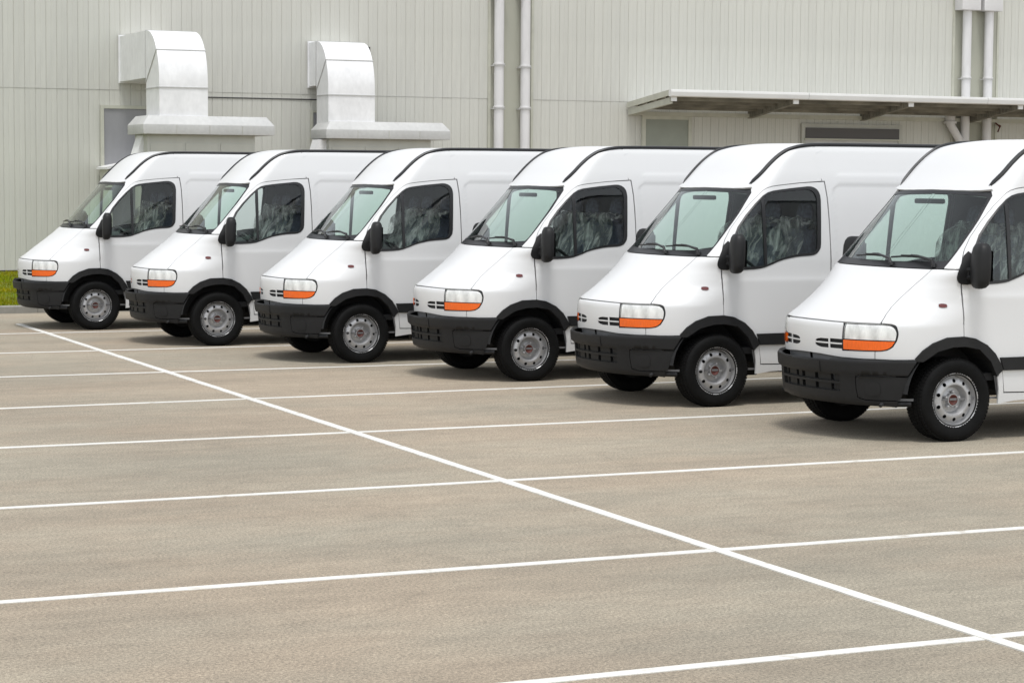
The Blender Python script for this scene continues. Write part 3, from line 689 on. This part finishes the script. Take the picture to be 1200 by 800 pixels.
VANS = [(7.4171, 31.5764, .0073), (8.1952, 28.1360, -.0122), (8.9948, 25.0299, .0015), (9.8722, 22.1902, .0014), (10.4204, 19.1322, .0054), (10.9057, 15.9545, -.0053)]
VLAB = ['white panel van farthest left, its nose beside the green grass strip and kerb',
        'white panel van just right of the leftmost one, second from the grass',
        'third white panel van counted from the grass strip',
        'fourth white panel van from the grass, below the left pair of pipes',
        'second nearest white panel van, its roof below the left half of the loading canopy',
        'nearest white panel van, cut off by the right edge of the photo']
vans = [van0]+[copy_tree(van0) for _ in range(5)]
for o in vans:
    for c_ in o.children:
        if c_.name.startswith('wheel') and not c_.data: c_.rotation_euler = (0, random.uniform(0, 6.28), 0)
for o, (x, y, a), l in zip(vans, VANS, VLAB):
    o.location = (x, y, 0); o.rotation_euler = (0, 0, a); tag(o, l, 'van', 'white panel vans parked in a row')

# ------------------------------------------------------------------ ground, lines, kerb, grass
def sheet(name, x0, x1, y0, y1, z, m, z1=None):
    return mesh(name, [(x0, y0, z), (x1, y0, z), (x1, y1, z if z1 is None else z1), (x0, y1, z if z1 is None else z1)], [(0, 1, 2, 3)], m)
tag(sheet('parking_lot', -400, 500, -400, 34.8, 0, ASPH), kind='structure')
tag(sheet('ground', -400, 500, 34.8, 600, -.02, LAWN), kind='structure')
tag(sheet('service_yard', 10.8, 60, 34.94, 45.25, .10, ASPH), kind='structure')
def stripe(name, a, b, w_, z):
    a, b = Vector(a), Vector(b); d = (b-a).normalized(); n = Vector((-d.y, d.x)); k = max(2, int((b-a).length/.25)); V = []
    for i in range(k+1):
        p = a+(b-a)*i/k
        e = [random.uniform(-.004, .004) for _ in range(2)]
        for s, zz in ((-1, -.001), (-1, z), (1, z), (1, -.001)):
            q = p+n*(w_/2+e[s > 0])*s; V.append((q.x, q.y, zz))
    o = mesh(name, V, [(4*i+j, 4*i+4+j, 4*i+5+j, 4*i+1+j) for i in range(k) for j in range(3)], LINE); tag(o, kind='structure'); return o
for y0, y1, xa, xb in ((8.40, 8.43, 3.0, 26), (11.055, 11.01, -3, 26), (14.235, 14.18, -3, 26), (17.455, 17.43, -3, 26), (20.46, 20.70, -3, 26), (23.70, 23.56, -3, 26), (26.92, 26.95, -3, 26), (30.30, 30.02, -3, 26)):
    xr = 8.5; sl = (y1-y0)/(xr-4)
    stripe('stall_line', (xa, y0+(xa-4)*sl*.4), (xb, y0+(xr-4)*sl+(xb-xr)*sl*.2), .084, .004)
stripe('lane_line', (6.66, 32.25), (6.24, 3.0), .084, .007)
b = MB(); n = 140
for i in range(n):
    x0 = -60+i*.9; y = 34.80
    b.prism([(y, -.05), (y, .105), (y+.015, .12), (y+.14, .12), (y+.14, -.05)], x0, x0+.894, 0)
tag(b.build('kerb', KERB, None, fix=True), kind='structure')
lawn = mesh('lawn', [(x, y, .105+.11*sstep(35, 45, y)+.01*math.sin(x*2.1+y*1.3)) for y in np.linspace(34.94, 45.25, 24) for x in np.linspace(-60, 10.8, 93)],
            [(j*93+i, j*93+i+1, (j+1)*93+i+1, (j+1)*93+i) for j in range(23) for i in range(92)], LAWN, smooth=True); tag(lawn, kind='structure')
V = []; F = []
N = 42000
gx = rng.uniform(4.0, 10.75, N); gy = rng.uniform(34.97, 45.0, N); ga = rng.uniform(0, 6.28, N); gh = rng.uniform(.03, .075, N); gl = rng.normal(0, .02, (N, 2))
for i in range(N):
    x, y = gx[i], gy[i]; z = .10+.11*sstep(35, 45, y); dx, dy = .006*math.cos(ga[i]), .006*math.sin(ga[i]); k = len(V)
    V += [(x-dx, y-dy, z), (x+dx, y+dy, z), (x+gl[i, 0], y+gl[i, 1], z+gh[i])]; F.append((k, k+1, k+2))
tag(mesh('grass', V, F, GRASS), 'short yellow green grass growing between the kerb and the wall', 'grass', kind='stuff')

# ------------------------------------------------------------------ the metal-clad wall
WY = 45.2
wall = tag(empty('clad_wall', (20, WY, 0)), 'cream metal wall of narrow vertical sheets behind the parked vans', 'wall'); wall.location = (0, 0, 0)
PIT = .2212
def plank_mesh(h):
    w_ = PIT; prof = [(0, .011), (.003, .011), (.007, .003), (.016, 0), (w_/2-.012, .0005), (w_/2-.007, .004), (w_/2+.007, .004), (w_/2+.012, .0005), (w_-.016, 0), (w_-.007, .003), (w_-.003, .011), (w_, .011)]
    n = len(prof); me = bpy.data.meshes.new('cladding_sheet')
    V = [(x, y, z) for z in (0, h) for x, y in prof]+[(0, .05, 0), (w_, .05, 0), (0, .05, h), (w_, .05, h)]
    F = [(i, i+1, n+i+1, n+i) for i in range(n-1)]+[(0, n, 2*n+2, 2*n), (n-1, 2*n+1, 2*n+3, 2*n-1), tuple(range(n-1, -1, -1))+(2*n, 2*n+1), tuple(range(n, 2*n))+(2*n+3, 2*n+2)]
    me.from_pydata(V, [], F); me.update(); me.materials.append(WALLM); return me
low, high = plank_mesh(3.74), plank_mesh(4.6)
X0 = 8.63
for i in range(122):
    for me, z, dy in ((low, .25, 0), (high, 3.992, -.006)):
        o = link('cladding_sheet', me, wall); o.location = (X0+i*PIT, WY+dy+random.uniform(-.0015, .0015), z)
b = MB()
for i in list(range(-60, 0))+list(range(122, 200)):
    x = X0+i*PIT
    b.box(x+.003, x+PIT-.003, WY, WY+.04, .25, 3.99); b.box(x+.003, x+PIT-.003, WY-.006, WY+.04, 3.992, 8.59)
o = b.build('cladding_beyond', WALLM, wall); o['kind'] = 'stuff'
MB().box(-5, 53, WY+.05, WY+9, .0, 8.6).build('wall_core', SLOT, wall)
MB().box(-5, 53, WY-.01, WY+.05, .10, .25).build('base_flashing', SLOT, wall)
MB().box(-5, 53, WY-.02, WY+.06, 8.59, 8.72).build('coping', FLASH, wall)
MB().box(12.2, 16.6, WY-.012, WY+.0, 3.868, 3.892).build('dark_joint_strip', SLOT, wall)
# bays with flat panels and corner trims where the pipes run down
for x0, x1 in ((19.93, 20.99), (32.53, 33.86)):
    MB().box(x0+.03, x1-.03, WY-.022, WY-.012, .25, 8.59).build('flat_bay_panel', COLP, wall)
    for x in (x0, x1): MB().box(x-.03, x+.03, WY-.045, WY-.002, .25, 8.59).build('corner_trim', FLASH, wall)
# openings
def opening(name, x0, x1, z0, z1, m, label, cat, fr=.07, fm=None):
    t = tag(empty(name, ((x0+x1)/2, WY-.05, z0)), label, cat)
    def bx(*a): return MB().box(a[0]-t.location.x, a[1]-t.location.x, a[2]-t.location.y, a[3]-t.location.y, a[4]-z0, a[5]-z0)
    bx(x0, x1, WY-.05, WY-.015, z0, z1).build('panel', m, t)
    for a in ((x0-fr, x0, WY-.075, WY-.013, z0, z1+fr), (x1, x1+fr, WY-.075, WY-.013, z0, z1+fr), (x0, x1, WY-.072, WY-.013, z1, z1+fr)):
        bx(*a).build('frame', fm or FLASH, t)
    return t, bx
opening('grey_panel', 11.14, 13.3, .30, 3.60, GREY, 'grey flat panel in the wall behind the left duct unit', 'wall panel')
opening('small_grey_panel', 15.74, 16.3, 2.6, 3.60, GREY, 'narrow grey panel in the wall just behind the right duct', 'wall panel', .05)
d, bx = opening('grey_door', 23.90, 25.03, .30, 3.60, GREYD, 'grey-green door under the left end of the canopy', 'door', .09)
bx(23.97, 23.99, WY-.09, WY-.045, 1.25, 1.45).build('handle', SLOT, d)
t, bx = opening('loading_hatch', 28.24, 30.92, .35, 3.47, SLAB, 'wide roller hatch with dark slot under the canopy', 'hatch', .10, UNIT)
bx(28.24, 30.92, WY-.10, WY-.052, 3.22, 3.47).build('dark_slot', SHUT, t)
bx(28.20, 30.96, WY-.125, WY-.076, 3.18, 3.215).build('lower_rail', FLASH, t)
for k in range(14):
    bx(28.26, 30.90, WY-.062, WY-.0505, .40+k*.195, .575+k*.195).build('slat', SLAB, t)

# pipes
def pipe(x, y, top, label, hop=False, joints=(3.80, 4.75)):
    t = tag(empty('downpipe', (x, y, .2)), label, 'pipe', 'white pipes down the wall')
    r_ = .112
    MB().tube([(0, 0, z-.2) for z in (.2, 2, 4, 6, top)], r_, 20).build('pipe', PIPE, t, smooth=True, auto=60)
    for z in joints:
        MB().lathe([(r_, -.02), (r_+.018, -.016), (r_+.018, .016), (r_, .02)], 20, (0, 0, z-.2), axis='z').build('collar', PIPE, t, smooth=True)
        c = MB().lathe([(r_+.020, -.008), (r_+.026, -.008), (r_+.026, .008), (r_+.020, .008)], 20, (0, 0, z-.2-.035), axis='z').box(-.15, -.125, -.02, .14, z-.25, z-.22).box(.125, .15, -.02, .14, z-.25, z-.22)
        c.build('clamp', SLAB, t)
    if hop:
        MB().box(-.28, .27, -.19, .14, top-.22, top+.45).build('hopper', PIPE, t, bevel=.01)
    else:
        MB().box(-.20, .16, -.13, .14, top-.24, top-.18).build('bracket', SLOT, t)
    return t
pipe(20.105, WY-.17, 6.42, 'left white pipe of the pair rising above the fourth van', joints=(3.80, 4.76))
pipe(20.755, WY-.17, 6.42, 'right white pipe of the pair rising above the fourth van', joints=(3.80, 4.73))
pipe(32.80, WY-.20, 6.45, 'left white pipe with square hopper above the canopy', True, (4.78, 3.2))
pipe(33.46, WY-.20, 6.45, 'right white pipe with square hopper above the canopy', True, (4.78, 3.2))
t = tag(empty('branch_pipe', (32.35, WY-.2, 3.2)), 'short bent cream pipe under the canopy left of the downpipes', 'pipe')
MB().tube([(0, 0, .62), (0, 0, .48), (.02, 0, .40), (.30, .0, .02), (.36, 0, -.1)], [.13, .12, .10, .10, .10], 16).build('bend', PIPE, t, smooth=True)
MB().lathe([(.13, -.03), (.16, -.03), (.16, .03), (.13, .03)], 16, (0, 0, .46), axis='z').build('collar', PIPE, t, smooth=True)
t = tag(empty('wall_bracket', (33.83, WY-.08, 3.55)), 'small rusty bracket on the wall right of the downpipes', 'bracket')
MB().tube([(-.06, -.05, .12), (.05, -.1, .04), (-.03, -.12, -.10)], .022, 6).tube([(.05, -.1, .04), (.09, 0, .06)], .03, 6).build('arm', RUST, t)
t = tag(empty('cable_stub', (17.0, WY-.05, 5.0)), 'thin dark cable stub beside the top of the right duct', 'cable')
MB().tube([(-.3, 0, .03), (-.05, -.03, .03), (.02, -.03, .0), (.03, 0, -.1)], .012, 6).tube([(.02, -.04, -.05), (.02, -.04, .05)], .03, 6).build('wire', SLOT, t)

# ------------------------------------------------------------------ ducts on their plant boxes
def duct_unit(xl, xr, yf, dep, body, lid, label, label2, ylid, dlid, wy):
    u = tag(empty('plant_box', ((body[0]+body[1])/2, yf+.1, .1)), label2, 'plant box', 'plant boxes along the wall')
    ox, oy, oz = u.location
    def bb(x0, x1, y0, y1, z0, z1, b=None): return (b or MB()).box(x0-ox, x1-ox, y0-oy, y1-oy, z0-oz, z1-oz)
    bb(body[0], body[1], ylid+.16, ylid+dlid-.1, .1, 3.02).build('cabinet', UNIT, u, bevel=.01)
    for k in range(3):
        a = body[0]+.06+k*(body[1]-body[0]-.06)/3
        bb(a, a+(body[1]-body[0])/3-.08, ylid+.145, ylid+.1595, .3, 2.85).build('access_panel', UNIT, u)
    z0, z1, z2 = 3.02, 3.21, 3.385; x0, x1 = lid; y0, y1 = ylid, ylid+dlid; c = .13
    V = [(x, y, z) for z, i in ((z0, 0), (z1, 0), (z2, c)) for x, y in ((x0+i, y0+i), (x1-i, y0+i), (x1-i, y1-i), (x0+i, y1-i))]
    V = [(a-ox, b_-oy, c_-oz) for a, b_, c_ in V]
    F = [(3, 2, 1, 0), (8, 9, 10, 11)]+[(k*4+i, k*4+(i+1) % 4, k*4+4+(i+1) % 4, k*4+4+i) for k in (0, 1) for i in range(4)]
    m_ = MB(); m_.add(V, F); ld = m_.build('lid', SLAB, u, bevel=.008)
    for k in (1, 2, 3):
        xx = x0+(x1-x0)*k/4; bb(xx-.006, xx+.006, y0-.006, y0+.0, z0+.01, z1-.01).build('lid_joint', UNIT, ld)
    # duct: riser, elbow, run into the wall
    d = tag(empty('air_duct', ((xl+xr)/2, yf+dep/2, 3.30)), label, 'air duct', 'white air ducts elbowing into the wall'); dx, dy, dz = d.location
    def q(x, y, z): return (x-dx, y-dy, z-dz)
    zs = 3.94; yi, zi = yf+dep, zs+.20; zt = 5.10
    MB().box(xl-dx, xr-dx, yf-dy, yf+dep-dy, 3.34-dz, zs-dz).build('riser', DUCT, d)
    out = [(yf, zs)]; nseg = 12; ye = yi+.02
    for k in range(nseg+1):
        a = math.pi/2*k/nseg; out.append((ye-(ye-yf)*math.cos(a)**.92, zs+.06+(zt-zs-.06)*math.sin(a)**.95))
    inn = [(yi, zs), (yi, zi-.06), (yi+.02, zi), (ye+.04, zi+.02)]
    def elbow(nm, o_, i_):
        poly = o_+i_[::-1]; m2 = MB(); n = len(poly)
        V = [q(xl, y, z) for y, z in poly]+[q(xr, y, z) for y, z in poly]
        F = [tuple(range(n)), tuple(range(2*n-1, n-1, -1))]+[(i, (i+1) % n, n+(i+1) % n, n+i) for i in range(n)]
        m2.add(V, F); return m2.build(nm, DUCT, d, smooth=True, auto=30)
    k1, k2 = 6, 12
    elbow('elbow_lower', out[:k1+1], [(yi, zs), (yi, zi-.06)])
    elbow('elbow_upper', [out[k1]]+out[k1+1:], [(yi, zi-.0599), (yi+.02, zi), (ye+.04, zi+.02)])
    MB().box(xl-dx, xr-dx, ye+.02-dy, wy-.03-dy, zi+.02-dz, zt-dz).build('wall_run', DUCT, d)
    # flanges
    def seam(ya, za, yb, zb):
        m3 = MB(); e = .012; p = .012
        dirv = Vector((yb-ya, zb-za)).normalized(); nn = Vector((-dirv.y, dirv.x))*e
        poly = [(ya-dirv.x*p+nn.x, za-dirv.y*p+nn.y), (yb+nn.x, zb+nn.y), (yb-nn.x, zb-nn.y), (ya-dirv.x*p-nn.x, za-dirv.y*p-nn.y)]
        V = [q(xl-p, y, z) for y, z in poly]+[q(xr+p, y, z) for y, z in poly]
        m3.add(V, [(0, 1, 2, 3), (7, 6, 5, 4)]+[(i, (i+1) % 4, 4+(i+1) % 4, 4+i) for i in range(4)]); m3.build('flange', SLAB, d)
    seam(yf, zs, yi, zs); seam(out[k1][0], out[k1][1], yi, zi-.06); seam(out[-1][0]-.12, zt-.0, ye+.02, zi+.02) if False else seam(ye+.01, zt, ye+.01, zi+.02)
    MB().box(xl-.03-dx, xr+.03-dx, wy-.05-dy, wy-.03-dy, zi-.01-dz, zt+.03-dz).build('wall_flange', DUCT, d)
    return u, d
duct_unit(11.49, 12.475, 42.08, .98, (11.24, 13.44), (11.12, 13.80), 'white sheet-metal air duct on the left plant box, elbowing back into the wall', 'grey plant box with chamfered lid carrying the left air duct', 41.90, 1.22, WY)
duct_unit(15.65, 16.70, 43.90, .74, (15.66, 17.99), (15.54, 18.38), 'white sheet-metal air duct on the right plant box, close to the wall', 'grey plant box with chamfered lid carrying the right air duct', 43.72, 1.0, WY)
# sloping flashings beside the boxes
for (xa, xb, yy, lab) in ((11.13, 11.26, 42.6, 'small white sloping cowl at the left foot of the left plant box'), (15.42, 15.72, 44.3, 'small white sloping cowl at the left foot of the right plant box')):
    t = tag(empty('side_cowl', (xb, yy, 2.4)), lab, 'cowl', 'sloping cowls beside the plant boxes')
    MB().prism([(xa-xb-.06, -.1), (xa-xb-.06, .10), (xa-xb+.10, .60), (0, .60), (0, -.1)], -.25, .25, 1).build('cowl_body', DUCT, t)
    MB().box(xa-xb-.16, 0, -.27, .27, .05, .09).build('cowl_rim', SLAB, t)
t = tag(empty('ledge', (11.6, WY-.3, 2.4)), 'thin sloping pale ledge below the grey panel behind the leftmost van', 'ledge')
mesh('ledge_board', [(-.62, -.6, -.02), (.62, -.6, .24), (.62, .25, .24), (-.62, .25, -.02), (-.62, -.6, -.07), (.62, -.6, .17), (.62, .25, .17), (-.62, .25, -.07)],
     [(0, 1, 2, 3), (7, 6, 5, 4), (0, 4, 5, 1), (1, 5, 6, 2), (2, 6, 7, 3), (3, 7, 4, 0)], DUCT, t)
MB().box(-.56, -.48, -.5, .2, -2.2, -.06).build('ledge_post', FLASH, t)

# ------------------------------------------------------------------ canopy
cx0, cx1, cyf = 23.42, 39.0, 43.1
cn = tag(empty('canopy', (cx0, WY, 3.94)), 'long shallow canopy with pale gutter over the loading doors', 'canopy')
def c3(x, y, z): return (x-cx0, y-WY, z-3.94)
def slopebox(xa, xb, ya, za, yb, zb, th, nm, m_):
    V = [c3(x, y, z) for x in (xa, xb) for y, z in ((ya, za), (yb, zb), (yb, zb-th), (ya, za-th))]
    mm = MB(); mm.add(V, [(0, 1, 2, 3), (7, 6, 5, 4), (0, 4, 5, 1), (1, 5, 6, 2), (2, 6, 7, 3), (3, 7, 4, 0)]); return mm.build(nm, m_, cn)
slopebox(cx0, cx1, WY-.05, 3.935, cyf, 4.17, .05, 'roof_sheet', CANOPY)
slopebox(cx0-.02, cx0+.02, WY-.05, 3.975, cyf, 4.20, .13, 'end_fascia', FLASH)
slopebox(cx0+.022, cx0+.10, WY-.05, 3.82, cyf+.05, 4.03, .14, 'end_beam', FLASH)
k = 0; x = cx0-.03
while x < cx1:
    e = min(x+5.0 if k else x+3.6, cx1)
    g = MB(); g.prism([(cyf-.10, 4.06), (cyf-.12, 4.15), (cyf-.115, 4.20), (cyf-.085, 4.205), (cyf-.03, 4.19), (cyf, 4.19), (cyf, 4.055), (cyf-.06, 4.04)], x, e-.012, 0)
    g.V = [c3(*v) for v in g.V]; g.build('gutter', FASC, cn); x = e; k += 1
for i, x in enumerate((23.52, 26.70, 29.86, 33.02, 36.18)):
    V = [c3(xx, y, z) for xx in (x-.06, x+.06) for y, z in ((cyf+.02, 4.05), (WY-.05, 3.86), (WY-.05, 3.66), (cyf+.02, 3.95))]
    mm = MB(); mm.add(V, [(0, 1, 2, 3), (7, 6, 5, 4), (0, 4, 5, 1), (1, 5, 6, 2), (2, 6, 7, 3), (3, 7, 4, 0)])
    if i: mm.build('bracket_beam', WOOD, cn)
    g = MB(); g.box(x-.07-cx0, x+.07-cx0, cyf-.02-WY, cyf+.015-WY, 3.945-3.94, 4.055-3.94); g.build('beam_end_cap', FASC, cn)
for j in range(4):
    y = cyf+.35+j*.45; z = 4.17-(y-cyf)*.235/2.05-.05
    g = MB(); g.box(cx0+.12-cx0, cx1-cx0, y-.04-WY, y+.04-WY, z-.11-3.94, z-.002-3.94); g.build('purlin', WOOD, cn)
g = MB(); g.box(.12, cx1-cx0, -.13, -.055, -.26, -.17); g.build('wall_rail', FLASH, cn)
